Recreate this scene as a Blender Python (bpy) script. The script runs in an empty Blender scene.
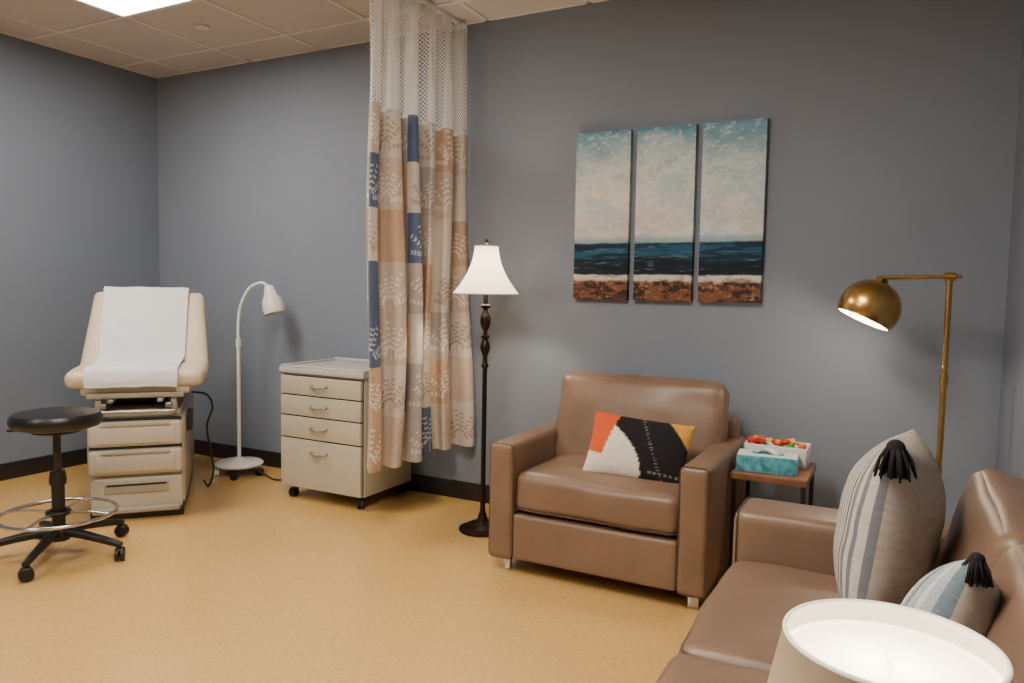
import bpy, bmesh, math, random
import numpy as np
from mathutils import Vector, Matrix, Euler, noise as mnoise
random.seed(7); rng=np.random.default_rng(11)
COL=bpy.context.collection
H=2.74; XL=-4.911; XR=0.383; YB=3.72; YF=-1.6

# ------------------------------------------------------------------ materials
def s2l(c):
    out=[]
    for v in c:
        v=v/255.0
        out.append(v/12.92 if v<=.04045 else ((v+.055)/1.055)**2.4)
    return out
def new_mat(name):
    m=bpy.data.materials.new(name); m.use_nodes=True
    nt=m.node_tree; b=nt.nodes['Principled BSDF']
    return m,nt,b
def mat(name,rgb,rough=.5,metal=0.,var=.0,vscale=6.,bump=0.,bscale=200.,spec=.5,emit=None,estr=0.,detail=3.,sheen=0.,coat=0.):
    m,nt,b=new_mat(name); c=s2l(rgb)+[1]
    b.inputs['Base Color'].default_value=c
    b.inputs['Roughness'].default_value=rough; b.inputs['Metallic'].default_value=metal
    b.inputs['Specular IOR Level'].default_value=spec
    if sheen: b.inputs['Sheen Weight'].default_value=sheen
    if coat: b.inputs['Coat Weight'].default_value=coat
    tc=nt.nodes.new('ShaderNodeTexCoord')
    if var>0:
        n=nt.nodes.new('ShaderNodeTexNoise'); n.inputs['Scale'].default_value=vscale; n.inputs['Detail'].default_value=detail
        r=nt.nodes.new('ShaderNodeValToRGB')
        r.color_ramp.elements[0].position=.3; r.color_ramp.elements[1].position=.7
        r.color_ramp.elements[0].color=[x*(1-var) for x in c[:3]]+[1]
        r.color_ramp.elements[1].color=[min(1,x*(1+var)) for x in c[:3]]+[1]
        nt.links.new(tc.outputs['Object'],n.inputs['Vector']); nt.links.new(n.outputs['Fac'],r.inputs[0]); nt.links.new(r.outputs[0],b.inputs['Base Color'])
    if bump>0:
        n=nt.nodes.new('ShaderNodeTexNoise'); n.inputs['Scale'].default_value=bscale; n.inputs['Detail'].default_value=4
        bp=nt.nodes.new('ShaderNodeBump'); bp.inputs['Strength'].default_value=bump; bp.inputs['Distance'].default_value=.002
        nt.links.new(tc.outputs['Object'],n.inputs['Vector']); nt.links.new(n.outputs['Fac'],bp.inputs['Height']); nt.links.new(bp.outputs[0],b.inputs['Normal'])
    if emit is not None:
        b.inputs['Emission Color'].default_value=s2l(emit)+[1]; b.inputs['Emission Strength'].default_value=estr
    return m
def mat_attr(name,rough=.8,bump=.3,bscale=400,sheen=0.,trans=0.):
    m,nt,b=new_mat(name)
    a=nt.nodes.new('ShaderNodeAttribute'); a.attribute_name='Col'
    nt.links.new(a.outputs['Color'],b.inputs['Base Color']); b.inputs['Roughness'].default_value=rough
    b.inputs['Specular IOR Level'].default_value=.25
    if sheen: b.inputs['Sheen Weight'].default_value=sheen
    tc=nt.nodes.new('ShaderNodeTexCoord')
    n=nt.nodes.new('ShaderNodeTexNoise'); n.inputs['Scale'].default_value=bscale
    bp=nt.nodes.new('ShaderNodeBump'); bp.inputs['Strength'].default_value=bump; bp.inputs['Distance'].default_value=.002
    nt.links.new(tc.outputs['Object'],n.inputs['Vector']); nt.links.new(n.outputs['Fac'],bp.inputs['Height']); nt.links.new(bp.outputs[0],b.inputs['Normal'])
    if trans:
        t=nt.nodes.new('ShaderNodeBsdfTranslucent'); nt.links.new(a.outputs['Color'],t.inputs['Color'])
        mx=nt.nodes.new('ShaderNodeMixShader'); mx.inputs[0].default_value=trans
        nt.links.new(b.outputs[0],mx.inputs[1]); nt.links.new(t.outputs[0],mx.inputs[2]); nt.links.new(mx.outputs[0],nt.nodes['Material Output'].inputs[0])
    return m
def mat_shade(name,rgb,trans=.5,estr=0.,ecol=(255,236,205)):
    m,nt,b=new_mat(name); c=s2l(rgb)+[1]
    b.inputs['Base Color'].default_value=c; b.inputs['Roughness'].default_value=.9
    if estr: b.inputs['Emission Color'].default_value=s2l(ecol)+[1]; b.inputs['Emission Strength'].default_value=estr
    t=nt.nodes.new('ShaderNodeBsdfTranslucent'); t.inputs[0].default_value=c
    mx=nt.nodes.new('ShaderNodeMixShader'); mx.inputs[0].default_value=trans
    nt.links.new(b.outputs[0],mx.inputs[1]); nt.links.new(t.outputs[0],mx.inputs[2]); nt.links.new(mx.outputs[0],nt.nodes['Material Output'].inputs[0])
    return m

M={}
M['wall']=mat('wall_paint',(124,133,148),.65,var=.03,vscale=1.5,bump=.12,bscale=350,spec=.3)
M['wall_shaded']=mat('wall_paint_shaded',(112,121,136),.65,var=.03,vscale=1.5,bump=.12,bscale=350,spec=.3)  # same wall paint, shading of the dimmer walls put into its colour
M['base']=mat('rubber_baseboard',(28,26,27),.45,var=.1)
M['leather']=mat('taupe_leather',(122,98,81),.38,var=.12,vscale=5,bump=.35,bscale=260,spec=.45)
M['leather_d']=mat('taupe_leather_seam',(78,60,48),.5)
M['chrome']=mat('chrome',(205,205,208),.18,1.)
M['steel']=mat('brushed_steel',(170,168,165),.35,.9,var=.05)
M['black']=mat('black_plastic',(18,18,19),.45,var=.1)
M['blackv']=mat('black_vinyl',(20,20,22),.35,bump=.2,bscale=300)
M['bronze']=mat('dark_bronze',(42,28,22),.35,.6,var=.2,vscale=30)
M['brass']=mat('antique_brass',(208,168,100),.27,1.,var=.10,vscale=20)
M['cream']=mat('cream_vinyl',(206,190,166),.45,var=.04,bump=.15,bscale=300)
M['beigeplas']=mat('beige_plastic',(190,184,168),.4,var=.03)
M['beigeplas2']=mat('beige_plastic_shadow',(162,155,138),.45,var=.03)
M['paper']=mat('exam_paper',(214,216,222),.8,bump=.25,bscale=60)
M['white']=mat('white_enamel',(222,221,216),.35)
M['dark']=mat('dark_grey_metal',(45,44,44),.4,.3)
M['laminate']=mat('putty_laminate',(182,176,158),.42,var=.03)
M['lamtop']=mat('grey_worktop',(184,183,180),.35,var=.05,vscale=40)
M['lamedge']=mat('grey_edge',(128,124,118),.4)
M['gap']=mat('shadow_gap',(40,37,33),.8)
M['wood']=mat('walnut_wood',(128,86,60),.45,var=.3,vscale=9,detail=8)
M['ceil']=mat('ceiling_tile',(196,190,185),.9,var=.08,vscale=160,bump=.3,bscale=220)
M['tbar']=mat('ceiling_tbar',(216,213,208),.5)
M['tassel']=mat('black_yarn',(22,20,22),.95)

# floor vinyl
m,nt,b=new_mat('tan_vinyl_floor'); tc=nt.nodes.new('ShaderNodeTexCoord')
n1=nt.nodes.new('ShaderNodeTexNoise'); n1.inputs['Scale'].default_value=60; n1.inputs['Detail'].default_value=5; n1.inputs['Roughness'].default_value=.6
r1=nt.nodes.new('ShaderNodeValToRGB'); e=r1.color_ramp.elements
e[0].position=.30; e[0].color=s2l((198,154,88))+[1]; e[1].position=.72; e[1].color=s2l((214,176,112))+[1]
x=e.new(.48); x.color=s2l((207,166,99))+[1]
n2=nt.nodes.new('ShaderNodeTexVoronoi'); n2.inputs['Scale'].default_value=60
r2=nt.nodes.new('ShaderNodeValToRGB'); r2.color_ramp.elements[0].position=.08; r2.color_ramp.elements[0].color=(1,1,1,1); r2.color_ramp.elements[1].position=.16; r2.color_ramp.elements[1].color=(0,0,0,1)
mx=nt.nodes.new('ShaderNodeMix'); mx.data_type='RGBA'; mx.inputs['B'].default_value=s2l((226,196,140))+[1]
mul=nt.nodes.new('ShaderNodeMath'); mul.operation='MULTIPLY'; mul.inputs[1].default_value=.5
L=nt.links.new
L(tc.outputs['Object'],n1.inputs['Vector']); L(tc.outputs['Object'],n2.inputs['Vector']); L(n1.outputs['Fac'],r1.inputs[0]); L(n2.outputs['Distance'],r2.inputs[0]); L(r2.outputs[0],mul.inputs[0])
L(mul.outputs[0],mx.inputs['Factor']); L(r1.outputs[0],mx.inputs['A']); L(mx.outputs['Result'],b.inputs['Base Color'])
b.inputs['Roughness'].default_value=.25; b.inputs['Specular IOR Level'].default_value=.6
b.inputs['Coat Weight'].default_value=.35; b.inputs['Coat Roughness'].default_value=.12
M['floor']=m

# ------------------------------------------------------------------ geometry helpers
def empty(name,loc=(0,0,0),rz=0):
    o=bpy.data.objects.new(name,None); o.location=loc; o.rotation_euler=(0,0,rz); o.empty_display_size=.1; COL.objects.link(o); return o
def add(name,me,mt,parent=None,loc=(0,0,0),rot=(0,0,0),smooth=True):
    o=bpy.data.objects.new(name,me); COL.objects.link(o)
    if mt is not None: me.materials.append(mt)
    o.location=loc; o.rotation_euler=rot
    if parent: o.parent=parent
    if smooth:
        me.polygons.foreach_set('use_smooth',[True]*len(me.polygons))
    me.update(); return o
def frombm(name,bm):
    me=bpy.data.meshes.new(name); bm.normal_update(); bm.to_mesh(me); bm.free(); return me
def sharp(me,ang=35):
    try: me.set_sharp_from_angle(angle=math.radians(ang))
    except Exception: pass
def rbox(name,c,s,mt,parent=None,r=.005,seg=3,rot=(0,0,0)):
    bm=bmesh.new(); bmesh.ops.create_cube(bm,size=1)
    for v in bm.verts: v.co=Vector((v.co.x*s[0],v.co.y*s[1],v.co.z*s[2]))
    r=min(r,min(s)*.49)
    if r>0: bmesh.ops.bevel(bm,geom=bm.edges[:]+bm.verts[:],offset=r,segments=seg,profile=.5,affect='EDGES')
    me=frombm(name,bm); o=add(name,me,mt,parent,c,rot); sharp(me,40); return o
def box(name,lo,hi,mt,parent=None,r=0):
    c=[(a+b)/2 for a,b in zip(lo,hi)]; s=[b-a for a,b in zip(lo,hi)]
    return rbox(name,c,s,mt,parent,r)
def puff(name,c,s,mt,parent=None,r=.04,bulge=(0,0,0),n=18,rot=(0,0,0),wr=0.,seed=0,taper=None):
    bm=bmesh.new(); bmesh.ops.create_cube(bm,size=2)
    bmesh.ops.subdivide_edges(bm,edges=bm.edges[:],cuts=n,use_grid_fill=True)
    h=[x/2 for x in s]; inn=[max(x-r,1e-4) for x in h]
    for v in bm.verts:
        p=[math.sin(max(-1,min(1,a))*math.pi/2) for a in v.co]
        q=Vector((p[0]*h[0],p[1]*h[1],p[2]*h[2]))
        c0=Vector([max(-inn[i],min(inn[i],q[i])) for i in range(3)])
        d=q-c0
        if d.length>1e-9: q=c0+d.normalized()*min(r,d.length if sum(1 for k in d if abs(k)>1e-9)==1 else r)
        for i in range(3):
            j,k=(i+1)%3,(i+2)%3
            q[i]+=bulge[i]*p[i]*abs(p[i])*(1-p[j]**2)*(1-p[k]**2)
        if wr:
            q+=wr*Vector(mnoise.noise_vector(q*5+Vector((seed*3.1,seed,0))))+wr*.25*Vector(mnoise.noise_vector(q*17+Vector((seed,seed*2.3,5))))
        if taper: q=taper(q)
        v.co=q
    return add(name,frombm(name,bm),mt,parent,c,rot)
def lathe(name,prof,mt,parent=None,loc=(0,0,0),seg=40,rot=(0,0,0),closed=False,sh=True):
    bm=bmesh.new(); rings=[]
    for (r,z) in prof:
        if r<1e-5: rings.append([bm.verts.new((0,0,z))])
        else: rings.append([bm.verts.new((r*math.cos(2*math.pi*i/seg),r*math.sin(2*math.pi*i/seg),z)) for i in range(seg)])
    for a,b in zip(rings[:-1],rings[1:]):
        if len(a)==1 and len(b)==1: continue
        for i in range(seg):
            j=(i+1)%seg
            if len(a)==1: bm.faces.new((a[0],b[j],b[i]))
            elif len(b)==1: bm.faces.new((a[i],a[j],b[0]))
            else: bm.faces.new((a[i],a[j],b[j],b[i]))
    bmesh.ops.recalc_face_normals(bm,faces=bm.faces[:])
    me=frombm(name,bm); o=add(name,me,mt,parent,loc,rot)
    if sh: sharp(me,38)
    return o
def crs(pts,n=8):
    P=[Vector(p) for p in pts]; P=[2*P[0]-P[1]]+P+[2*P[-1]-P[-2]]; out=[]
    for i in range(1,len(P)-2):
        for k in range(n):
            t=k/n; a,b,c,d=P[i-1:i+3]
            out.append(.5*((2*b)+(-a+c)*t+(2*a-5*b+4*c-d)*t*t+(-a+3*b-3*c+d)*t**3))
    out.append(P[-2]); return out
def sweep(bm,P,r,seg=12,closed=False,cap=True):
    n=len(P); T=[]
    for i in range(n):
        if closed: t=P[(i+1)%n]-P[i-1]
        else: t=P[min(i+1,n-1)]-P[max(i-1,0)]
        T.append(t.normalized())
    up=Vector((0,0,1)) if abs(T[0].z)<.9 else Vector((1,0,0))
    N=(up-T[0]*up.dot(T[0])).normalized(); rings=[]
    for i in range(n):
        N=(N-T[i]*N.dot(T[i])).normalized(); B=T[i].cross(N)
        rr=r(i/(n-1)) if callable(r) else r
        rings.append([bm.verts.new(P[i]+(N*math.cos(2*math.pi*k/seg)+B*math.sin(2*math.pi*k/seg))*rr) for k in range(seg)])
    m=n if closed else n-1
    for i in range(m):
        a,b=rings[i],rings[(i+1)%n]
        for k in range(seg):
            j=(k+1)%seg; bm.faces.new((a[k],a[j],b[j],b[k]))
    if not closed and cap:
        bm.faces.new(rings[0][::-1]); bm.faces.new(rings[-1])
def tube(name,pts,r,mt,parent=None,smooth=True,n=8,seg=12,closed=False,loc=(0,0,0),rot=(0,0,0)):
    P=crs(pts,n) if smooth else [Vector(p) for p in pts]
    bm=bmesh.new(); sweep(bm,P,r,seg,closed); bmesh.ops.recalc_face_normals(bm,faces=bm.faces[:])
    me=frombm(name,bm); o=add(name,me,mt,parent,loc,rot); sharp(me,50); return o
def ring(name,R,r,z,mt,parent,loc=(0,0,0),seg=48,sx=1,sy=1):
    P=[Vector((R*sx*math.cos(2*math.pi*i/seg),R*sy*math.sin(2*math.pi*i/seg),z)) for i in range(seg)]
    bm=bmesh.new(); sweep(bm,P,r,8,closed=True); bmesh.ops.recalc_face_normals(bm,faces=bm.faces[:])
    return add(name,frombm(name,bm),mt,parent,loc)
def cyl(name,r,z0,z1,mt,parent=None,loc=(0,0,0),rot=(0,0,0),seg=32,bev=.002):
    bev=min(bev,r*.4,abs(z1-z0)*.4)
    return lathe(name,[(0,z0),(r-bev,z0),(r,z0+bev),(r,z1-bev),(r-bev,z1),(0,z1)],mt,parent,loc,seg,rot)
def caster(parent,x,y,R=.028,ang=0,tag='1',mt=None,zt=None):
    mt=mt or M['black']
    for k,s in enumerate((-1,1)):
        dx,dy=math.cos(ang)*.011*s,math.sin(ang)*.011*s
        cyl(f'caster_wheel_{tag}_{k}',R,-.008,.008,mt,parent,(x+dx,y+dy,R),(math.pi/2,0,ang+math.pi/2),20)
    rbox(f'caster_fork_{tag}',(x,y,R*1.35),(.016,.016,R*1.3),mt,parent,.004)
    rbox(f'caster_hood_{tag}',(x,y,R*1.75),(.04,.04,R*.55),mt,parent,.008,rot=(0,0,ang))
def vcol(me,cols):
    a=me.color_attributes.new('Col','FLOAT_COLOR','POINT'); c=np.ones((len(me.vertices),4),np.float32); c[:,:3]=cols; a.data.foreach_set('color',c.ravel())
def vnoise(x,y,seed=0,oct=4,gain=.5):
    out=np.zeros_like(x); amp=1.; tot=0
    for o in range(oct):
        r=np.random.default_rng(seed*31+o); g=r.random((128,128)); f=2**o
        xs=(x*f)%127; ys=(y*f)%127; xi=np.floor(xs).astype(int); yi=np.floor(ys).astype(int); fx=xs-xi; fy=ys-yi
        fx=fx*fx*(3-2*fx); fy=fy*fy*(3-2*fy); x1=(xi+1)%128; y1=(yi+1)%128
        out+=amp*(g[xi,yi]*(1-fx)*(1-fy)+g[x1,yi]*fx*(1-fy)+g[xi,y1]*(1-fx)*fy+g[x1,y1]*fx*fy); tot+=amp; amp*=gain
    return out/tot
def lin(c): return np.array(s2l(c))
def sstep(a,b,x): t=np.clip((x-a)/(b-a),0,1); return t*t*(3-2*t)

# ------------------------------------------------------------------ room shell
T=.1
box('floor',(XL-T,YF-T,-T),(XR+T,YB+T,0),M['floor'])
box('ceiling',(XL-T,YF-T,H),(XR+T,YB+T,H+T),M['ceil'])
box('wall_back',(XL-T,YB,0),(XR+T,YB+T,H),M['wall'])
box('wall_left',(XL-T,YF,0),(XL,YB,H),M['wall_shaded'])
box('wall_right',(XR,YF,0),(XR+T,YB,H),M['wall_shaded'])
box('wall_front',(XL-T,YF-T,0),(XR+T,YF,H),M['wall_shaded'])
bh=.105; bt=.012
box('baseboard_back',(XL,YB-bt,0),(XR,YB,bh),M['base'],r=.003)
box('baseboard_left',(XL,YF,0),(XL+bt,YB-bt,bh),M['base'],r=.003)
box('baseboard_right',(XR-bt,YF,0),(XR,YB-bt,bh),M['base'],r=.003)
box('baseboard_front',(XL+bt,YF,0),(XR-bt,YF+bt,bh),M['base'],r=.003)
bm=bmesh.new()
def bmbox(bm,lo,hi):
    r=bmesh.ops.create_cube(bm,size=1)
    for v in r['verts']:
        v.co=Vector([(lo[i]+hi[i])/2+v.co[i]*(hi[i]-lo[i]) for i in range(3)])
gx0,gy0,gs=-3.96,2.80,.61
for k in range(-3,9):
    X=gx0+gs*k
    if XL<X<XR: bmbox(bm,(X-.012,YF,H-.006),(X+.012,YB,H))
for k in range(-9,3):
    Y=gy0+gs*k
    if YF<Y<YB: bmbox(bm,(XL,Y-.012,H-.007),(XR,Y+.012,H))
for lo,hi in [((XL,YB-.02,H-.006),(XR,YB,H)),((XL,YF,H-.006),(XL+.02,YB,H)),((XR-.02,YF,H-.006),(XR,YB,H)),((XL,YF,H-.006),(XR,YF+.02,H))]: bmbox(bm,lo,hi)
add('trim_ceiling_grid',frombm('grid',bm),M['tbar'],smooth=False)
def troffer(x0,y0,x1,y1,strength,col=(255,243,226)):
    e=empty('ceiling_light_panel',((x0+x1)/2,(y0+y1)/2,H))
    w,d=x1-x0,y1-y0
    em=mat('panel_diffuser',(240,240,240),.6,emit=col,estr=strength)
    rbox('diffuser',(0,0,-.009),(w-.05,d-.05,.004),em,e,0)
    for n_,c,s in [('frame_a',(-w/2+.014,0,-.011),(.028,d,.012)),('frame_b',(w/2-.014,0,-.011),(.028,d,.012)),('frame_c',(0,-d/2+.014,-.011),(w-.056,.028,.012)),('frame_d',(0,d/2-.014,-.011),(w-.056,.028,.012))]:
        rbox(n_,c,s,M['tbar'],e,.002)
troffer(-3.96,1.58,-3.35,2.80,29)
troffer(-1.52,.36,-.91,1.58,50)
troffer(-3.35,-1.47,-2.74,-.25,30)
sp=empty('sprinkler_cover',(-3.69,3.10,H)); cyl('cover_plate',.042,-.012,-.001,M['tbar'],sp)

# ------------------------------------------------------------------ exam table
et=empty('exam_table',(-3.515,2.51,0),math.radians(48))
W=.465
rbox('plinth',(0,.47,.035),(W-.02,.92,.07),M['dark'],et,.006)
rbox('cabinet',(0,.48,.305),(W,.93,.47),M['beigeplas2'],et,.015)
rbox('step_drawer',(0,.012,.135),(W-.03,.03,.175),M['beigeplas'],et,.02,4)
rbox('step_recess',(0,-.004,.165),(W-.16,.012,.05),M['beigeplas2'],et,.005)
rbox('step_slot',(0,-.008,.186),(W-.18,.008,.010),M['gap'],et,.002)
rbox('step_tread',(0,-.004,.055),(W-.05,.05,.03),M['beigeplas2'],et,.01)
for i,z in enumerate((.31,.457)):
    rbox(f'drawer_{i+1}',(0,0,z),(W-.02,.05,.135),M['beigeplas'],et,.022,4)
    rbox(f'drawer_panel_{i+1}',(0,-.025,z-.008),(W-.09,.012,.085),M['beigeplas'],et,.006,3)
    rbox(f'drawer_grip_{i+1}',(0,-.027,z+.049),(W-.14,.014,.014),M['beigeplas2'],et,.005)
    rbox(f'drawer_gap_{i+1}',(0,.008,z+.073),(W-.03,.04,.010),M['gap'],et,0)
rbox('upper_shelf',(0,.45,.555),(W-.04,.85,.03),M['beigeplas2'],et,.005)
rbox('mech_core',(0,.55,.61),(W-.16,.6,.11),M['dark'],et,.01)
for i,x in enumerate((-.155,.155)):
    rbox(f'rail_{i+1}',(x,.36,.60),(.035,.72,.028),M['steel'],et,.006)
    rbox(f'stirrup_arm_{i+1}',(x*.75,.06,.63),(.03,.16,.02),M['steel'],et,.006)
    rbox(f'rail_post_{i+1}',(x*1.15,.05,.60),(.03,.05,.10),M['beigeplas2'],et,.008)
tube('foot_bar',[(-.185,-.0,.575),(-.165,-.03,.575),(.165,-.03,.575),(.185,0,.575)],.009,M['steel'],et)
rbox('top_frame',(0,.35,.680),(.52,.66,.05),M['beigeplas'],et,.018,4)
rbox('front_tray',(0,.03,.655),(.46,.05,.03),M['beigeplas2'],et,.008)
def tap(q):
    q=q.copy(); f=(q.y/.27); k=1.0-.05*max(0,-f)**2
    q.x*=k; return q
puff('seat_pad',(0,.26,.740),(.68,.54,.085),M['cream'],et,r=.038,bulge=(0,0,.012),taper=tap)
th=math.radians(53); BZ=.725
def tapb(q):
    q=q.copy(); f=max(0,(q.y+.3)/.6); q.x*=1.0-.12*f; return q
br=empty('backrest',(0,.50,BZ)); br.parent=et; br.rotation_euler=(th,0,0)
puff('back_pad',(0,.275,0),(.69,.57,.09),M['cream'],br,r=.04,bulge=(0,0,.014),taper=tapb)
rbox('back_shell',(0,.27,-.055),(.5,.5,.03),M['beigeplas2'],br,.012)
rbox('back_strut',(0,.72,.60),(.08,.05,.32),M['dark'],et,.01,rot=(math.radians(-20),0,0))
prof=[(-.035,.70),(-.03,.745),(-.005,.793),(.06,.799),(.2,.801),(.35,.799),(.42,.810)]
cth,sth=math.cos(th),math.sin(th)
for k in range(0,9):
    s=.06+k*.0600; off=.066; prof.append((.50+cth*s-sth*off,BZ+sth*s+cth*off))
prof+= [(.50+cth*.582-sth*.03,BZ+sth*.582+cth*.03),(.50+cth*.58+sth*.04,BZ+sth*.58-cth*.04)]
P=crs([(0,a,b_) for a,b_ in prof],6)
bm=bmesh.new(); nu=26; g=[]
for i,p in enumerate(P):
    t=i/(len(P)-1); hw=.215+.02*t; row=[]
    for j in range(nu+1):
        u=j/nu*2-1; w=hw*u
        nz=mnoise.noise(Vector((w*9,t*14,1.3)))*.007+mnoise.noise(Vector((w*25,t*30,4)))*.003
        row.append(bm.verts.new((w-.015,p.y-.003-abs(nz)*.5,p.z+.004+nz)))
    g.append(row)
for i in range(len(g)-1):
    for j in range(nu): bm.faces.new((g[i][j],g[i][j+1],g[i+1][j+1],g[i+1][j]))
add('paper_sheet',frombm('paper',bm),M['paper'],et)
rbox('side_control',(.245,.25,.48),(.03,.2,.1),M['dark'],et,.008)
tube('power_cord',[(.25,.35,.62),(.33,.36,.60),(.36,.40,.52),(.33,.38,.42),(.34,.42,.30),(.36,.5,.12),(.33,.55,.012),(.30,.7,.010)],.006,M['black'],et)

# ------------------------------------------------------------------ rolling stool
st=empty('rolling_stool',(-3.335,1.99,0))
lathe('seat_cushion',[(0,.588),(.15,.588),(.172,.595),(.183,.613),(.183,.635),(.172,.653),(.14,.660),(0,.658)],M['blackv'],st,seg=56)
cyl('seat_plate',.10,.568,.590,M['black'],st)
cyl('gas_lift_lower',.027,.10,.36,M['black'],st); cyl('gas_lift_upper',.016,.36,.575,M['dark'],st); lathe('lift_collar',[(0,.33),(.034,.33),(.036,.35),(.030,.39),(0,.39)],M['black'],st)
tube('height_lever',[(0,0,.575),(-.12,-.06,.573),(-.2,-.10,.565)],.006,M['black'],st)
ring('foot_ring',.235,.009,.195,M['chrome'],st); ring('foot_ring_hub',.042,.012,.2,M['black'],st)
for k in range(4):
    a=.5+k*math.pi/2; tube(f'ring_spoke_{k}',[(.04*math.cos(a),.04*math.sin(a),.2),(.14*math.cos(a),.14*math.sin(a),.205),(.232*math.cos(a),.232*math.sin(a),.195)],.006,M['chrome'],st)
lathe('base_hub',[(0,.075),(.045,.075),(.05,.09),(.042,.125),(.03,.14),(0,.14)],M['black'],st)
for k in range(5):
    a=math.radians(-54+72*k); c,s=math.cos(a),math.sin(a)
    tube(f'base_leg_{k}',[(0,0,.11),(.1*c,.1*s,.108),(.22*c,.22*s,.09),(.31*c,.31*s,.072)],lambda t:.024-.009*t,M['black'],st,seg=10)
    caster(st,.305*c,.305*s,.029,a+.5,str(k))

# ------------------------------------------------------------------ gooseneck exam lamp
gl=empty('gooseneck_exam_lamp',(-3.80,3.45,0))
lathe('base_disc',[(0,.06),(.13,.06),(.15,.068),(.152,.078),(.14,.088),(.05,.10),(.022,.115),(0,.115)],M['white'],gl,seg=48)
for k in range(5):
    a=.3+2*math.pi*k/5; caster(gl,.145*math.cos(a),.145*math.sin(a),.024,a,str(k),M['white'] if k%2 else M['black'])
cyl('post',.012,.10,.86,M['white'],gl,seg=20)
cyl('post_collar',.017,.84,.89,M['white'],gl,seg=20)
R2=Vector((.886,.463,0))
gp=[(0,.88),(.0,.98),(.015,1.10),(.07,1.215),(.15,1.255),(.205,1.225)]
tube('gooseneck',[(R2.x*a,R2.y*a,z) for a,z in gp],.010,M['white'],gl,n=10)
d=Vector((R2.x*.35-.05,R2.y*.35-.15,-.9)).normalized()
q=Vector((0,0,-1)).rotation_difference(d).to_euler()
lathe('lamp_head',[(0,.04),(.024,.035),(.034,.01),(.044,-.03),(.062,-.06),(.070,-.11),(.066,-.15),(.058,-.146),(0,-.138)],M['white'],gl,(R2.x*.205,R2.y*.205,1.205),32,tuple(q))
tube('power_cord',[(.12,-.02,.07),(.2,.03,.02),(.32,.0,.008),(.40,.08,.008),(.5,.12,.008),(.45,.18,.008)],.005,M['black'],gl)

# ------------------------------------------------------------------ chest of drawers
cx0,cx1,cy0,cy1=-3.175,-2.585,3.20,3.67
ch=empty('rolling_drawer_cabinet',((cx0+cx1)/2,(cy0+cy1)/2,0)); w=cx1-cx0; dp=cy1-cy0
rbox('carcass',(0,.012,.405),(w,dp-.024,.66),M['laminate'],ch,.006)
rbox('worktop',(0,0,.757),(w+.025,dp+.02,.034),M['lamtop'],ch,.006)
rbox('worktop_edge',(0,0,.745),(w+.018,dp+.012,.022),M['lamedge'],ch,.004)
for n_,c,s in [('lip_back',(0,dp/2,.783),(w+.02,.014,.02)),('lip_l',(-w/2-.003,0,.779),(.014,dp,.012)),('lip_r',(w/2+.003,0,.779),(.014,dp,.012)),('lip_front',(0,-dp/2-.002,.779),(w,.014,.012))]: rbox(n_,c,s,M['lamtop'],ch,.004)
zs=[(.725,.620),(.612,.500),(.492,.370),(.362,.082)]
rbox('face_gap',(0,-dp/2+.010,.405),(w-.012,.02,.64),M['gap'],ch,.0)
for i,(a,b_) in enumerate(zs):
    rbox(f'drawer_front_{i+1}',(0,-dp/2,(a+b_)/2),(w-.006,.022,a-b_),M['laminate'],ch,.003)
    zh=(a+b_)/2 if i<3 else a-.07
    tube(f'pull_{i+1}',[(-.055,-dp/2-.008,zh+.008),(-.05,-dp/2-.03,zh+.002),(0,-dp/2-.036,zh-.006),(.05,-dp/2-.03,zh+.002),(.055,-dp/2-.008,zh+.008)],.006,M['steel'],ch)
for k,(x,y) in enumerate([(-1,-1),(1,-1),(-1,1),(1,1)]): caster(ch,x*(w/2-.045),y*(dp/2-.05),.027,.4*k,str(k))

# ------------------------------------------------------------------ privacy curtain
cu=empty('privacy_curtain',(-2.28,0,0))
y0c,y1c=3.685,2.85
def path(s,z):
    k=1-(z-.34)/2.4
    A=.050+.05*k
    ph=2*math.pi*5.5*s+.6*np.sin(5*s+1)
    x=A*np.sin(ph)*(0.8+.35*np.sin(9*s+2))+.012*np.sin(23*s+z*2)+.02*k*np.sin(3*z+6*s)
    y=y0c+(y1c-y0c)*s+.028*np.sin(2*ph+.6)*(.6+.4*k)
    return x,np.minimum(y,3.70)
def curtain_grid(name,nu,z0,z1,nv,mt,colfn=None,uv=False):
    s=np.linspace(0,1,nu); zz=np.linspace(z0,z1,nv)
    xm,ym=path(s,1.2); Ln=np.concatenate([[0],np.cumsum(np.hypot(np.diff(xm),np.diff(ym)))])
    S,Z=np.meshgrid(s,zz); X,Y=path(S,Z)
    co=np.stack([X,Y,Z],-1).reshape(-1,3)
    idx=np.arange(nu*nv).reshape(nv,nu); f=np.stack([idx[:-1,:-1],idx[:-1,1:],idx[1:,1:],idx[1:,:-1]],-1).reshape(-1,4)
    me=bpy.data.meshes.new(name); me.from_pydata(co.tolist(),[],f.tolist())
    Uu=np.tile(Ln,(nv,1))
    if colfn is not None: vcol(me,colfn(Uu,Z).reshape(-1,3))
    if uv:
        l=me.uv_layers.new(name='UVMap'); vi=np.empty(len(me.loops),np.int32); me.loops.foreach_get('vertex_index',vi)
        uvs=np.stack([Uu.ravel()[vi],Z.ravel()[vi]],-1).astype(np.float32); l.data.foreach_set('uv',uvs.ravel())
    return add(name,me,mt,cu),Ln[-1]
CW,CH=.32,.256
pal={'c':(206,198,188),'t':(188,158,134),'g':(172,164,158),'b':(84,100,128),'l':(196,180,164)}
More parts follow.
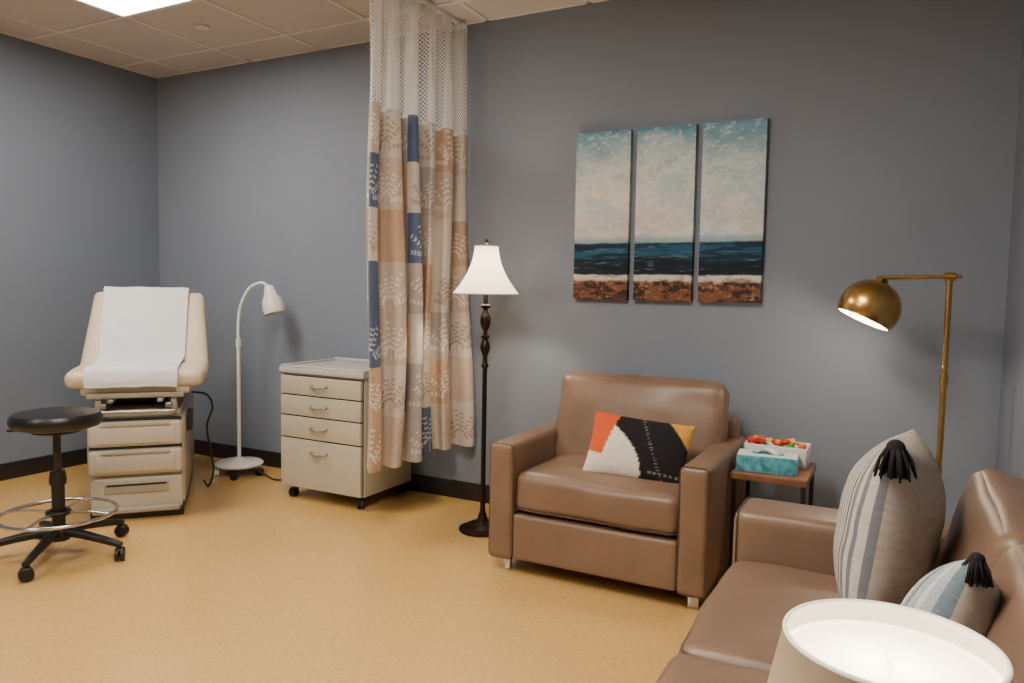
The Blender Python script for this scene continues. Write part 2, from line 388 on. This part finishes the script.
def curtain_col(U,Z):
    rows=["clbgcltbc","ltcgbctlc","cglctlbcg","lctgclbtl","tclbgtclt","clgctlbgc","ltcbgclct","gclctbgcl"]
    ci=np.floor(U/CW).astype(int); ri=np.floor((Z-.34)/CH).astype(int)
    C=np.zeros(U.shape+(3,))
    for r in range(ri.max()+1):
        for c in range(ci.max()+1):
            mk=(ri==r)&(ci==c)
            if not mk.any(): continue
            key=rows[r%len(rows)][c%9]; base=lin(pal[key]); col=np.tile(base,(mk.sum(),1))
            u=(U[mk]/CW)%1-.5; v=((Z[mk]-.34)/CH)%1-.5
            if (r*7+c*3)%4!=3:
                lf={'c':(168,148,132),'t':(222,213,202),'g':(220,214,206),'b':(186,190,198),'l':(228,222,214)}[key]
                m_=np.zeros(u.shape,bool)
                rr=random.Random(r*17+c)
                for br_ in range(8):
                    a=math.radians(-80+23*br_+rr.uniform(-6,6)); L0=.32+rr.uniform(-.05,.1)
                    for q_ in range(1,6):
                        t=q_/5*L0+.05; bx=math.sin(a)*t; by=-.34+math.cos(a)*t*1.5
                        for sd in (-1,1):
                            aa=a+sd*.8; ex=bx+math.sin(aa)*.030; ey=by+math.cos(aa)*.030
                            du=u-ex; dv=v-ey; p1=du*math.sin(aa)+dv*math.cos(aa); p2=du*math.cos(aa)-dv*math.sin(aa)
                            m_|=((p1/.033)**2+(p2/.017)**2)<1
                m_|=(np.abs(u)<.008)&(v<-.1)&(v>-.46)
                col[m_]=lin(lf)
            C[mk]=col
    C*= (0.93+.14*vnoise(U*40,Z*40,5,3))[...,None]
    return C
M['curt']=mat_attr('curtain_fabric',.85,.2,600,trans=.12)
_,Ltot=curtain_grid('curtain_fabric',900,.34,2.11,480,M['curt'],curtain_col)
m,nt,b=new_mat('curtain_mesh_net'); L=nt.links.new
b.inputs['Base Color'].default_value=s2l((232,229,226))+[1]; b.inputs['Roughness'].default_value=.8
uvn=nt.nodes.new('ShaderNodeUVMap'); sep=nt.nodes.new('ShaderNodeSeparateXYZ'); L(uvn.outputs[0],sep.inputs[0])
def mth(op,a=None,b_=None,v=None):
    n=nt.nodes.new('ShaderNodeMath'); n.operation=op
    if a is not None: L(a,n.inputs[0])
    if b_ is not None: L(b_,n.inputs[1])
    if v is not None: n.inputs[1].default_value=v
    return n.outputs[0]
ux=mth('MULTIPLY',sep.outputs[0],v=.8); ad=mth('ADD',ux,sep.outputs[1]); sb=mth('SUBTRACT',ux,sep.outputs[1])
fs=[]
for o_ in (ad,sb):
    f_=mth('FRACT',mth('MULTIPLY',o_,v=46.)); fs.append(mth('LESS_THAN',f_,v=.32))
mxm=mth('MAXIMUM',fs[0],fs[1])
tr=nt.nodes.new('ShaderNodeBsdfTransparent'); mix=nt.nodes.new('ShaderNodeMixShader'); L(mxm,mix.inputs[0]); L(tr.outputs[0],mix.inputs[1]); L(b.outputs[0],mix.inputs[2]); L(mix.outputs[0],nt.nodes['Material Output'].inputs[0])
M['net']=m
curtain_grid('curtain_net',420,2.108,2.70,40,M['net'],None,True)
curtain_grid('curtain_top_hem',420,2.68,2.712,3,M['white'])
curtain_grid('curtain_join_hem',420,2.098,2.115,3,M['white'])
rbox('track_rail',(0,1.6,H-.013),(.03,4.2,.022),M['tbar'],cu,.003)
for k in range(14):
    yy=3.66-k*.06; cyl(f'track_carrier_{k}',.004,H-.045,H-.02,M['steel'],cu,(0,yy,0),seg=8)

# ------------------------------------------------------------------ floor lamp
fl=empty('floor_lamp',(-1.865,3.28,0))
lathe('base',[(0,0),(.118,0),(.122,.006),(.120,.014),(.10,.022),(.085,.026),(.075,.036),(.05,.045),(.03,.055),(.022,.075),(.018,.095),(0,.095)],M['bronze'],fl,seg=56)
lathe('post',[(0,.09),(.016,.09),(.013,.12),(.012,.5),(.012,.84),(.018,.845),(.020,.855),(.013,.865),(.012,.90),(.016,.91),(.024,.93),(.027,.95),(.020,.97),(.012,.985),(.022,.995),(.022,1.003),(.011,1.01),(.010,1.03),(.018,1.04),(.026,1.06),(.029,1.085),(.024,1.11),(.013,1.125),(.012,1.14),(.026,1.15),(.028,1.158),(.013,1.166),(.012,1.22),(0,1.22)],M['bronze'],fl,seg=32)
M['shade']=mat_shade('white_shade',(245,240,232),.45,1.9)
pr=[]
for k in range(15):
    t=k/14; z=1.215+.24*t; pr.append((.168-.108*(1-(1-t)**1.9),z))
inn=[(r-.003,z) for r,z in pr][::-1]
lathe('shade',pr+inn+[pr[0]],M['shade'],fl,seg=56)
ring('shade_trim_bottom',.168,.003,1.216,M['white'],fl); ring('shade_trim_top',.061,.003,1.454,M['white'],fl)
tube('harp',[(0,-.02,1.22),(0,-.045,1.30),(0,-.03,1.40),(0,0,1.455),(0,.03,1.40),(0,.045,1.30),(0,.02,1.22)],.002,M['bronze'],fl,seg=6)
for k in range(3):
    a=2*math.pi*k/3; tube(f'spider_{k}',[(0,0,1.453),(.06*math.cos(a),.06*math.sin(a),1.453)],.0018,M['bronze'],fl,smooth=False,seg=6)
lathe('finial',[(0,1.45),(.006,1.455),(.004,1.463),(.009,1.471),(.010,1.478),(.005,1.488),(0,1.493)],M['bronze'],fl,seg=20)
M['bulb']=mat('bulb_glass',(255,250,240),.4,emit=(255,232,195),estr=18)
lathe('bulb',[(0,1.22),(.012,1.225),(.014,1.25),(.028,1.285),(.030,1.305),(.022,1.33),(0,1.338)],M['bulb'],fl,seg=24)
def plight(name,parent,loc,energy,col=(1,.84,.64),r=.03):
    l=bpy.data.lights.new(name,'POINT'); l.energy=energy; l.color=col; l.shadow_soft_size=r
    o=bpy.data.objects.new(name,l); o.location=loc; o.parent=parent; COL.objects.link(o)
plight('bulb_light',fl,(0,0,1.365),20)
tube('power_cord',[(.10,.05,.010),(.16,.12,.007),(.05,.22,.007),(-.05,.33,.007),(.1,.40,.010)],.004,M['black'],fl)

# ------------------------------------------------------------------ triptych painting
M['paint']=mat_attr('painted_canvas',.6,.8,180)
def paint_col(U,V):
    n1=vnoise(U*6,V*6,1,5,.6); n2=vnoise(U*14+3,V*26,2,5,.65); n3=vnoise(U*40,V*60,3,4,.7); n4=vnoise(U*3+9,V*3,4,3)
    uu=U/.967
    def C(c): return lin(c)[None,None,:]
    def mixc(a,b_,t): return a*(1-t[...,None])+b_*t[...,None]
    sky=np.ones(U.shape+(3,))*C((184,204,210))
    sky=mixc(sky,C((224,220,210)),sstep(.38,.60,n1)*sstep(1.0,.55,V)*.9)
    sky=mixc(sky,C((200,192,196)),sstep(.62,.42,V)*sstep(.35,.6,n4)*.8)
    sky=mixc(sky,C((134,176,190)),sstep(.46,.64,n2)*sstep(.45,.9,V)*.55)
    topb=np.clip(sstep(.86,1.0,V+.20*(n1-.5)+.17*np.abs(uu-.42)),0,1)
    sky=mixc(sky,C((72,138,168)),topb*.75)
    sky=mixc(sky,C((50,112,148)),sstep(.965,1.0,V+.05*(n2-.5))*.55)
    sky=mixc(sky,C((236,238,232)),sstep(.54,.74,n3)*.40)
    sky=mixc(sky,C((150,170,180)),sstep(.42,.28,n3)*.30)
    sky=mixc(sky,C((100,150,172)),sstep(.39,.35,V+.02*(n2-.5))*.7)
    sea=np.ones(U.shape+(3,))*C((14,36,60))
    sea=mixc(sea,C((26,86,114)),sstep(.46,.66,vnoise(U*5,V*60,7,4))*.85)
    sea=mixc(sea,C((9,15,27)),sstep(.27,.21,V+.05*(n2-.5))*.85)
    sea=mixc(sea,C((96,130,142)),sstep(.68,.80,vnoise(U*12,V*120,8,3))*.5)
    wh=mixc(np.ones(U.shape+(3,))*C((204,198,188)),C((120,94,80)),sstep(.48,.7,n2)*.8)
    ru=mixc(np.ones(U.shape+(3,))*C((114,74,54)),C((50,34,30)),sstep(.42,.6,n2)); ru=mixc(ru,C((176,130,100)),sstep(.58,.75,n3)*.7)
    e1=V+.012*(n2-.5)
    out=mixc(sky,sea,sstep(.345,.332,e1)); out=mixc(out,wh,sstep(.155,.145,e1)); out=mixc(out,ru,sstep(.125,.105,e1+.03*(n3-.5)))
    return np.clip(out,0,1)
px0,pw,pg,zt,zb=-1.5585,.297,.0345,2.062,1.196
for i in range(3):
    xo=px0+i*(pw+pg); nu,nv=130,370; dep=.035
    xs=np.linspace(0,pw,nu); vs=np.linspace(0,1,nv); X,V=np.meshgrid(xs,vs); c=paint_col(X+i*(pw+pg),V)
    Z=(zb+(zt-zb)*V)-(zt+zb)/2
    vert=np.stack([X-pw/2,np.zeros_like(X),Z],-1).reshape(-1,3); cc=c.reshape(-1,3)
    idx=np.arange(nu*nv).reshape(nv,nu); f=np.stack([idx[:-1,:-1],idx[:-1,1:],idx[1:,1:],idx[1:,:-1]],-1).reshape(-1,4).tolist()
    border=list(idx[0,:])+list(idx[1:,-1])+list(idx[-1,::-1][1:])+list(idx[::-1,0][1:-1])
    bv=vert[border].copy(); bv[:,1]+=dep; st0=len(vert)
    for k in range(len(border)):
        k2=(k+1)%len(border); f.append([int(border[k]),st0+k,st0+k2,int(border[k2])])
    f.append([st0+k for k in range(len(border))])
    me=bpy.data.meshes.new('canvas'); me.from_pydata(np.vstack([vert,bv]).tolist(),[],f); vcol(me,np.vstack([cc,cc[border]*.8]))
    add('canvas_painting',me,M['paint'],None,(xo+pw/2,YB-dep-.002,(zt+zb)/2),smooth=False)

# ------------------------------------------------------------------ armchair
def piping(name,pts,parent,r=.0032,rot=(0,0,0),loc=(0,0,0)):
    return tube(name,pts,r,M['leather_d'],parent,smooth=False,seg=6,closed=True,loc=loc,rot=rot)
def rrect(hx,hy,r,n=5):
    P=[]
    for sx,sy,a0 in [(1,1,0),(-1,1,90),(-1,-1,180),(1,-1,270)]:
        for k in range(n):
            a=math.radians(a0+k*90/(n-1)); P.append((sx*(hx-r)+r*math.cos(a) if False else (sx*(hx-r)+r*math.cos(a)),sy*(hy-r)+r*math.sin(a)))
    return P
ax0,ax1,ay0,ay1=-1.57,-.615,2.81,3.60
ac=empty('armchair',((ax0+ax1)/2,(ay0+ay1)/2,0)); w=ax1-ax0; d_=ay1-ay0; aw=.115; ft=.065; AH=.572
for sd,nm in ((-1,'left'),(1,'right')):
    puff(f'arm_{nm}',(sd*(w/2-aw/2),0,(ft+AH)/2),(aw,d_,AH-ft),M['leather'],ac,r=.022,bulge=(.004,.003,.004),wr=.002,seed=2+sd)
    piping(f'arm_seam_{nm}',[(sd*(w/2-aw/2)+a,-d_/2+.012,(ft+AH)/2+b_) for a,b_ in rrect(aw/2+.0,(AH-ft)/2+.0,.022)],ac,.0022)
iw=w-2*aw
puff('front_rail',(0,-d_/2+.055,.17),(iw-.004,.10,.20),M['leather'],ac,r=.015,bulge=(0,.004,0))
puff('base_deck',(0,.05,.19),(iw-.01,d_-.15,.2),M['leather'],ac,r=.02)
puff('seat_cushion',(0,-.072,.365),(iw-.006,d_-.165,.17),M['leather'],ac,r=.04,bulge=(0,.010,.022),wr=.007,seed=3,n=30)
piping('seat_seam',[(a,-.072+b_,.295) for a,b_ in rrect(iw/2-.006,(d_-.165)/2+.001,.04)],ac,.003)
puff('back_frame',(0,d_/2-.06,.37),(w-.06,.11,.58),M['leather'],ac,r=.03)
puff('back_cushion',(.012,d_/2-.215,.605),(iw+.085,.18,.46),M['leather'],ac,r=.055,bulge=(.0,.035,.012),rot=(math.radians(-14),0,0),wr=.011,seed=5,n=30)
for nme,x in (('l',-w/2+.06),('r',w/2-.06)):
    for k,y in enumerate((-d_/2+.07,d_/2-.07)): rbox(f'foot_{nme}{k}',(x,y,ft/2+.004),(.045,.02,ft+.008),M['chrome'],ac,.004)

# ------------------------------------------------------------------ pillows
def pillow(name,parent,Wd,Ht,Th,loc,rot,cf,cb,mt,n=90,pinch=.05):
    u=np.sin(np.linspace(-1,1,n)*np.pi/2*.999)/math.sin(math.pi/2*.999); U,V=np.meshgrid(u,u)
    X=U*Wd/2*(1-pinch*(1-V**2)*np.abs(U)**2); Y=V*Ht/2*(1-pinch*(1-U**2)*np.abs(V)**2)
    tk=(np.clip(1-np.abs(U)**2.2,0,1)*np.clip(1-np.abs(V)**2.2,0,1))**.5*Th/2
    tk=tk*(1+.16*(vnoise(U*2+3,V*2+3,int(abs(loc[0])*100)+3,3)-.5))
    a=np.stack([X,Y,tk],-1).reshape(-1,3); b_=np.stack([X,Y,-tk],-1).reshape(-1,3)
    idx=np.arange(n*n).reshape(n,n); f1=np.stack([idx[:-1,:-1],idx[:-1,1:],idx[1:,1:],idx[1:,:-1]],-1).reshape(-1,4); f2=f1[:,::-1]+n*n
    me=bpy.data.meshes.new(name); me.from_pydata(np.vstack([a,b_]).tolist(),[],np.vstack([f1,f2]).tolist())
    vcol(me,np.vstack([cf(U,V).reshape(-1,3),cb(U,V).reshape(-1,3)]))
    return add(name,me,mt,parent,(0,0,0),(0,0,0))
M['weave']=mat_attr('woven_pillow',.95,.9,160)
M['linen']=mat_attr('linen_pillow',.95,.6,420)
def cf_arm(U,V):
    C=np.ones(U.shape+(3,))*lin((30,29,31))
    stripe=(np.sin(V*70)>0.3)
    cream=lin((216,209,194)); org=lin((200,84,44)); mus=lin((200,148,66)); cream2=lin((120,116,108))
    m2=(U<-.05-.42*V-.35*(V+.2)**2)&(V<.9); C[m2]=cream
    m1=(U<-.58+.16*V)&(V>-.30-.3*(U+1)); C[m1]=org
    m3=(U+V*.6>1.12)&(V>.0); C[m3]=mus
    m4=(np.abs(U-.32+.30*V)<.022); C[m4&stripe]=cream2
    m5=(np.abs(V+.72)<.04)&(U>.25)&(np.sin(U*60)>0.2); C[m5]=cream2
    C*= (.8+.4*vnoise(U*30,V*50,22,2))[...,None]; return C
plain=lambda c: (lambda U,V: np.ones(U.shape+(3,))*lin(c)*(.85+.3*vnoise(U*25,V*25,31,3))[...,None])
tp=empty('throw_pillow',(-.975,3.05,.566)); tp.rotation_euler=(math.radians(64),math.radians(4),math.radians(4))
pillow('cover',tp,.44,.28,.13,(0,0,0),(0,0,0),cf_arm,plain((210,200,184)),M['weave'])

# ------------------------------------------------------------------ sofa
sx0,sx1,sy0,sy1=-.430,.355,.76,2.52
so=empty('sofa',((sx0+sx1)/2,(sy0+sy1)/2,0)); w=sx1-sx0; Ls=sy1-sy0; at=.575; ta=.21
puff('arm_far',(-.0,Ls/2-ta/2,(ft+at)/2),(w,ta,at-ft),M['leather'],so,r=.03,bulge=(.004,.004,.006),wr=.002,seed=8)
puff('arm_near',(-.0,-Ls/2+ta/2,(ft+at)/2),(w,ta,at-ft),M['leather'],so,r=.03,bulge=(.004,.004,.006),wr=.002,seed=9)
for sd in (-1,1):
    piping(f'arm_seam_{sd}',[(-w/2+.012,sd*(Ls/2-ta/2)+a,(ft+at)/2+b_) for a,b_ in rrect(ta/2,(at-ft)/2,.03)],so,.0025)
il=Ls-2*ta
puff('base',(0,0,.19),(w-.04,il+.02,.2),M['leather'],so,r=.02)
puff('back_frame',(w/2-.05,0,.415),(.10,Ls-.02,.65),M['leather'],so,r=.03)
for k in range(2):
    yc=(k-.5)*il/2
    puff(f'seat_cushion_{k+1}',(-.05,yc,.355),(w-.11,il/2-.004,.165),M['leather'],so,r=.04,bulge=(.010,0,.018),wr=.006,seed=11+k,n=30)
    piping(f'seat_seam_{k+1}',[(-.05+a,yc+b_,.418) for a,b_ in rrect((w-.11)/2-.008,il/4-.010,.03)],so,.0025)
    puff(f'back_cushion_{k+1}',(w/2-.145,yc,.595),(.15,il/2-.004,.40),M['leather'],so,r=.05,bulge=(.02,0,.008),rot=(0,math.radians(15),0),wr=.007,seed=15+k,n=30)
for i,x in enumerate((-w/2+.07,w/2-.07)):
    for k,y in enumerate((-Ls/2+.07,Ls/2-.07)): rbox(f'foot_{i}{k}',(x,y,ft/2+.004),(.04,.05,ft+.008),M['chrome'],so,.004)

def cf_str(U,V):
    C=np.ones(U.shape+(3,))*lin((190,185,178)); s=np.sin(U*58); m_=(s>.25); C[m_]=lin((116,118,124))
    band=(np.sin(U*11+.5)>.55); C[band]=lin((196,191,183)); C[band&(np.sin(U*116)>.6)]=lin((90,92,98))
    return C*(.85+.3*vnoise(U*25,V*60,33,3))[...,None]
def cf_blue(U,V):
    C=np.ones(U.shape+(3,))*lin((170,178,184)); s=np.sin(U*34); m_=(s>.45); C[m_]=lin((112,126,138))
    band=(np.sin(U*17+.5)>.8); C[band]=lin((204,202,196))
    return C*(.75+.5*vnoise(U*25,V*60,35,3))[...,None]
def tassel_mesh(tag):
    bm=bmesh.new(); rr=random.Random(tag)
    bmesh.ops.create_uvsphere(bm,u_segments=12,v_segments=8,radius=.020)
    for k in range(120):
        a=rr.uniform(0,6.28); s=rr.uniform(.2,1); l=rr.uniform(.050,.068)
        p0=Vector((.014*math.cos(a),.014*math.sin(a),.006)); p1=Vector((.034*s*math.cos(a),.034*s*math.sin(a),-.022)); p2=Vector((.044*s*math.cos(a),.044*s*math.sin(a),-l))
        sweep(bm,[p0,p1,p2],.0026,5)
    return frombm('tassel',bm)
def sofa_pillow(name,loc,Z,Y,size,Th,seed,front,back,corners,ts=1.):
    Z=Vector(Z).normalized(); Y=Vector(Y); Y=(Y-Z*Y.dot(Z)).normalized(); X=Y.cross(Z)
    R=Matrix((X,Y,Z)).transposed()
    e=empty(name,loc); e.rotation_euler=R.to_euler()
    pillow('cover',e,size,size,Th,(seed*.1,0,0),(0,0,0),front,plain(back),M['linen'],n=150)
    Ri=R.inverted()
    for k,(a,b_) in enumerate(corners):
        me=tassel_mesh(seed*10+k); o=add(f'tassel_{k}',me,M['tassel'],e,(a*size*.49,b_*size*.49,0)); o.rotation_euler=Ri.to_euler(); o.scale=(ts,ts,ts)
sofa_pillow('striped_pillow',(-.005,2.03,.675),(-1,.10,.12),(.12,.05,1),.45,.225,1,cf_str,(172,162,150),[(1,1),(1,-1)])
sofa_pillow('blue_grey_pillow',(.085,1.50,.600),(-1,.22,.30),(.30,.30,.9),.36,.17,2,cf_blue,(176,168,156),[(1,1)],.6)

# ------------------------------------------------------------------ side table + items
stb=empty('side_table',(-.452,3.32,0)); tz=.50
rbox('top',(0,0,tz-.015),(.30,.36,.03),M['wood'],stb,.004)
for i,x in enumerate((-.135,.135)):
    for k,y in enumerate((-.165,.165)): rbox(f'leg_{i}{k}',(x,y,(tz-.03)/2),(.018,.018,tz-.03),M['black'],stb,.002)
    rbox(f'foot_bar_{i}',(x,0,.009),(.018,.33,.018),M['black'],stb,.002)
M['teal']=mat('teal_card',(80,160,174),.5,var=.5,vscale=35); M['card']=mat('white_card',(215,216,217),.5)
M['red']=mat('red_plastic',(205,40,36),.35); M['orange']=mat('orange_plastic',(235,120,30),.35); M['green']=mat('green_plastic',(60,150,60),.35); M['yellow']=mat('yellow_plastic',(235,200,50),.35)
tb=empty('tissue_box',(-.470,3.235,tz)); tb.rotation_euler=(0,0,math.radians(6))
rbox('carton',(0,0,.035),(.24,.12,.07),M['teal'],tb,.003); rbox('carton_top',(0,0,.071),(.236,.116,.003),M['card'],tb,.001)
rbox('opening_rim',(0,0,.0735),(.13,.05,.002),M['teal'],tb,.001)
bm=bmesh.new(); g=[]
for i in range(9):
    row=[]
    for j in range(9):
        u=(i-4)/4; v=(j-4)/4; row.append(bm.verts.new((u*.045,v*.018*(1+.5*u),.073+.025*max(0,1-u*u)*(.6+.4*math.cos(v*5+u*3)))))
    g.append(row)
for i in range(8):
    for j in range(8): bm.faces.new((g[i][j],g[i+1][j],g[i+1][j+1],g[i][j+1]))
add('tissue',frombm('tissue',bm),M['card'],tb)
tr_=empty('toy_bin',(-.455,3.40,tz))
rbox('bin_floor',(0,0,.006),(.26,.15,.012),M['card'],tr_,.003)
for n_,c,s in [('s1',(-.127,0,.045),(.006,.15,.09)),('s2',(.127,0,.045),(.006,.15,.09)),('s3',(0,-.072,.045),(.26,.006,.09)),('s4',(0,.072,.045),(.26,.006,.09))]: rbox('bin_'+n_,c,s,M['card'],tr_,.002)
for k in range(14):
    mt_=[M['red'],M['orange'],M['red'],M['yellow'],M['green'],M['card']][k%6]
    rbox(f'toy_{k}',(-.10+.0155*k,.03*math.sin(k*2.3),.090+.010*math.sin(k)),(.06,.026,.022),mt_,tr_,.006,rot=(.3*math.sin(k),.2,k*1.1))

# ------------------------------------------------------------------ brass floor lamp
bl=empty('brass_floor_lamp',(.155,3.30,0))
lathe('base',[(0,0),(.125,0),(.128,.005),(.128,.016),(.122,.022),(.02,.026),(0,.026)],M['brass'],bl,seg=56)
cyl('post',.011,.02,1.325,M['brass'],bl,seg=24)
cyl('post_joint',.015,.90,.94,M['brass'],bl,seg=24); cyl('switch_knob',.009,-.03,.0,M['brass'],bl,(-.0,-.01,.97),(math.pi/2,0,0),16)
tube('arm',[(.040,0,1.318),(0,0,1.318),(-.24,0,1.312)],.008,M['brass'],bl,smooth=False)
cyl('arm_hub',.016,-.02,.02,M['brass'],bl,(0,0,1.318),(0,math.pi/2,0),20)
cyl('swivel',.013,-.018,.018,M['brass'],bl,(-.24,0,1.308),(math.pi/2,0,0),20)
dd=Vector((-.40,-.16,-.90)).normalized()
q=Vector((0,0,-1)).rotation_difference(dd).to_euler()
Rs=.116; prf=[]
for k in range(25):
    a=math.radians(4+k*(116-4)/24); prf.append((Rs*math.sin(a),Rs*math.cos(a)))
cen=Vector((-.272,0,1.190))
lathe('shade_shell',[(0,Rs)]+prf,M['brass'],bl,tuple(cen),64,tuple(q),sh=False)
M['inner']=mat('white_inner_enamel',(250,245,232),.5,emit=(255,236,205),estr=1.5)
lathe('shade_liner',[(0,Rs-.004)]+[(r*(Rs-.004)/Rs,z*(Rs-.004)/Rs) for r,z in prf],M['inner'],bl,tuple(cen),64,tuple(q),sh=False)
lathe('shade_lip',[(prf[-1][0]-.005,prf[-1][1]),(prf[-1][0]+.001,prf[-1][1]-.002),(prf[-1][0]+.001,prf[-1][1]+.003)],M['brass'],bl,tuple(cen),64,tuple(q))
lathe('shade_cap',[(0,Rs+.012),(.014,Rs+.010),(.02,Rs-.002),(.03,Rs-.008)],M['brass'],bl,tuple(cen),32,tuple(q))
lathe('bulb',[(0,.045),(.013,.045),(.014,.02),(.028,-.005),(.030,-.02),(.02,-.038),(0,-.043)],M['bulb'],bl,tuple(cen),24,tuple(q))
plight('bulb_light',bl,tuple(cen+dd*.065),5,r=.02)

# ------------------------------------------------------------------ end table and table lamp
en=empty('end_table',(.05,.50,0)); ez=.55
rbox('top',(0,0,ez-.0125),(.42,.42,.025),M['wood'],en,.004)
for i,x in enumerate((-.19,.19)):
    for k,y in enumerate((-.19,.19)): rbox(f'leg_{i}{k}',(x,y,(ez-.025)/2),(.02,.02,ez-.025),M['black'],en,.002)
rbox('shelf',(0,0,.16),(.38,.38,.018),M['wood'],en,.003)
tl=empty('table_lamp',(.0045,.637,ez))
lathe('lamp_base',[(0,0),(.055,0),(.058,.006),(.052,.014),(.03,.022),(.022,.035),(.035,.06),(.048,.10),(.045,.14),(.025,.175),(.012,.19),(.010,.235),(0,.235)],M['bronze'],tl,seg=40)
M['shade2']=mat_shade('linen_shade',(150,136,118),.12,.06,(255,220,170))
M['shade2i']=mat_shade('white_shade_liner',(250,246,238),.3,1.1,(255,238,210))
M['topglow']=mat_shade('shade_top_glow',(250,246,238),.65,1.2,(255,240,214))  # self-lit, imitates bulb glow in the open shade top
M['rim']=mat('shade_rim_white',(235,232,226),.6,emit=(255,240,215),estr=.5)
z0,z1,r0,r1=.225,.42,.118,.0785
lathe('shade',[(r0,z0),(r1,z1)],M['shade2'],tl,seg=72,sh=False)
lathe('shade_liner',[(r0-.003,z0),(r1-.003,z1)],M['shade2i'],tl,seg=72,sh=False)
ring('shade_rim_top',r1-.001,.0018,z1,M['rim'],tl,seg=72); ring('shade_rim_bottom',r0-.001,.0022,z0,M['shade2'],tl,seg=72)
lathe('top_glow_disc',[(0,z1-.018),(r1-.003,z1-.020)],M['topglow'],tl,seg=72)  # added glowing disc, stands in for the lit inside of an open shade
tube('harp',[(0,-.012,.235),(0,-.035,.29),(0,-.025,.36),(0,0,z1-.024),(0,.025,.36),(0,.035,.29),(0,.012,.235)],.0015,M['bronze'],tl,seg=6)
lathe('bulb',[(0,.235),(.012,.24),(.014,.255),(.027,.29),(.028,.305),(.02,.33),(0,.338)],M['bulb'],tl,seg=24)
plight('bulb_light',tl,(0,0,.36),1.5,r=.02)

# ------------------------------------------------------------------ world + camera
wd=bpy.data.worlds.new('World'); bpy.context.scene.world=wd; wd.use_nodes=True
wd.node_tree.nodes['Background'].inputs[0].default_value=(.5,.52,.56,1); wd.node_tree.nodes['Background'].inputs[1].default_value=.3
f,yaw,pitch,roll,hc=745.54,.481,.069,.0177,1.2379
F=Vector((-math.sin(yaw)*math.cos(pitch),math.cos(yaw)*math.cos(pitch),-math.sin(pitch)))
R=Vector((math.cos(yaw),math.sin(yaw),0)); U=R.cross(F)
c,s=math.cos(roll),math.sin(roll); R_,U_=c*R+s*U,c*U-s*R
mw=Matrix((R_,U_,-F)).transposed().to_4x4(); mw.translation=(0,0,hc)
cd=bpy.data.cameras.new('Camera'); cd.sensor_width=36; cd.lens=f/1024*36; cd.clip_start=.05
cam=bpy.data.objects.new('Camera',cd); COL.objects.link(cam); cam.matrix_world=mw; bpy.context.scene.camera=cam
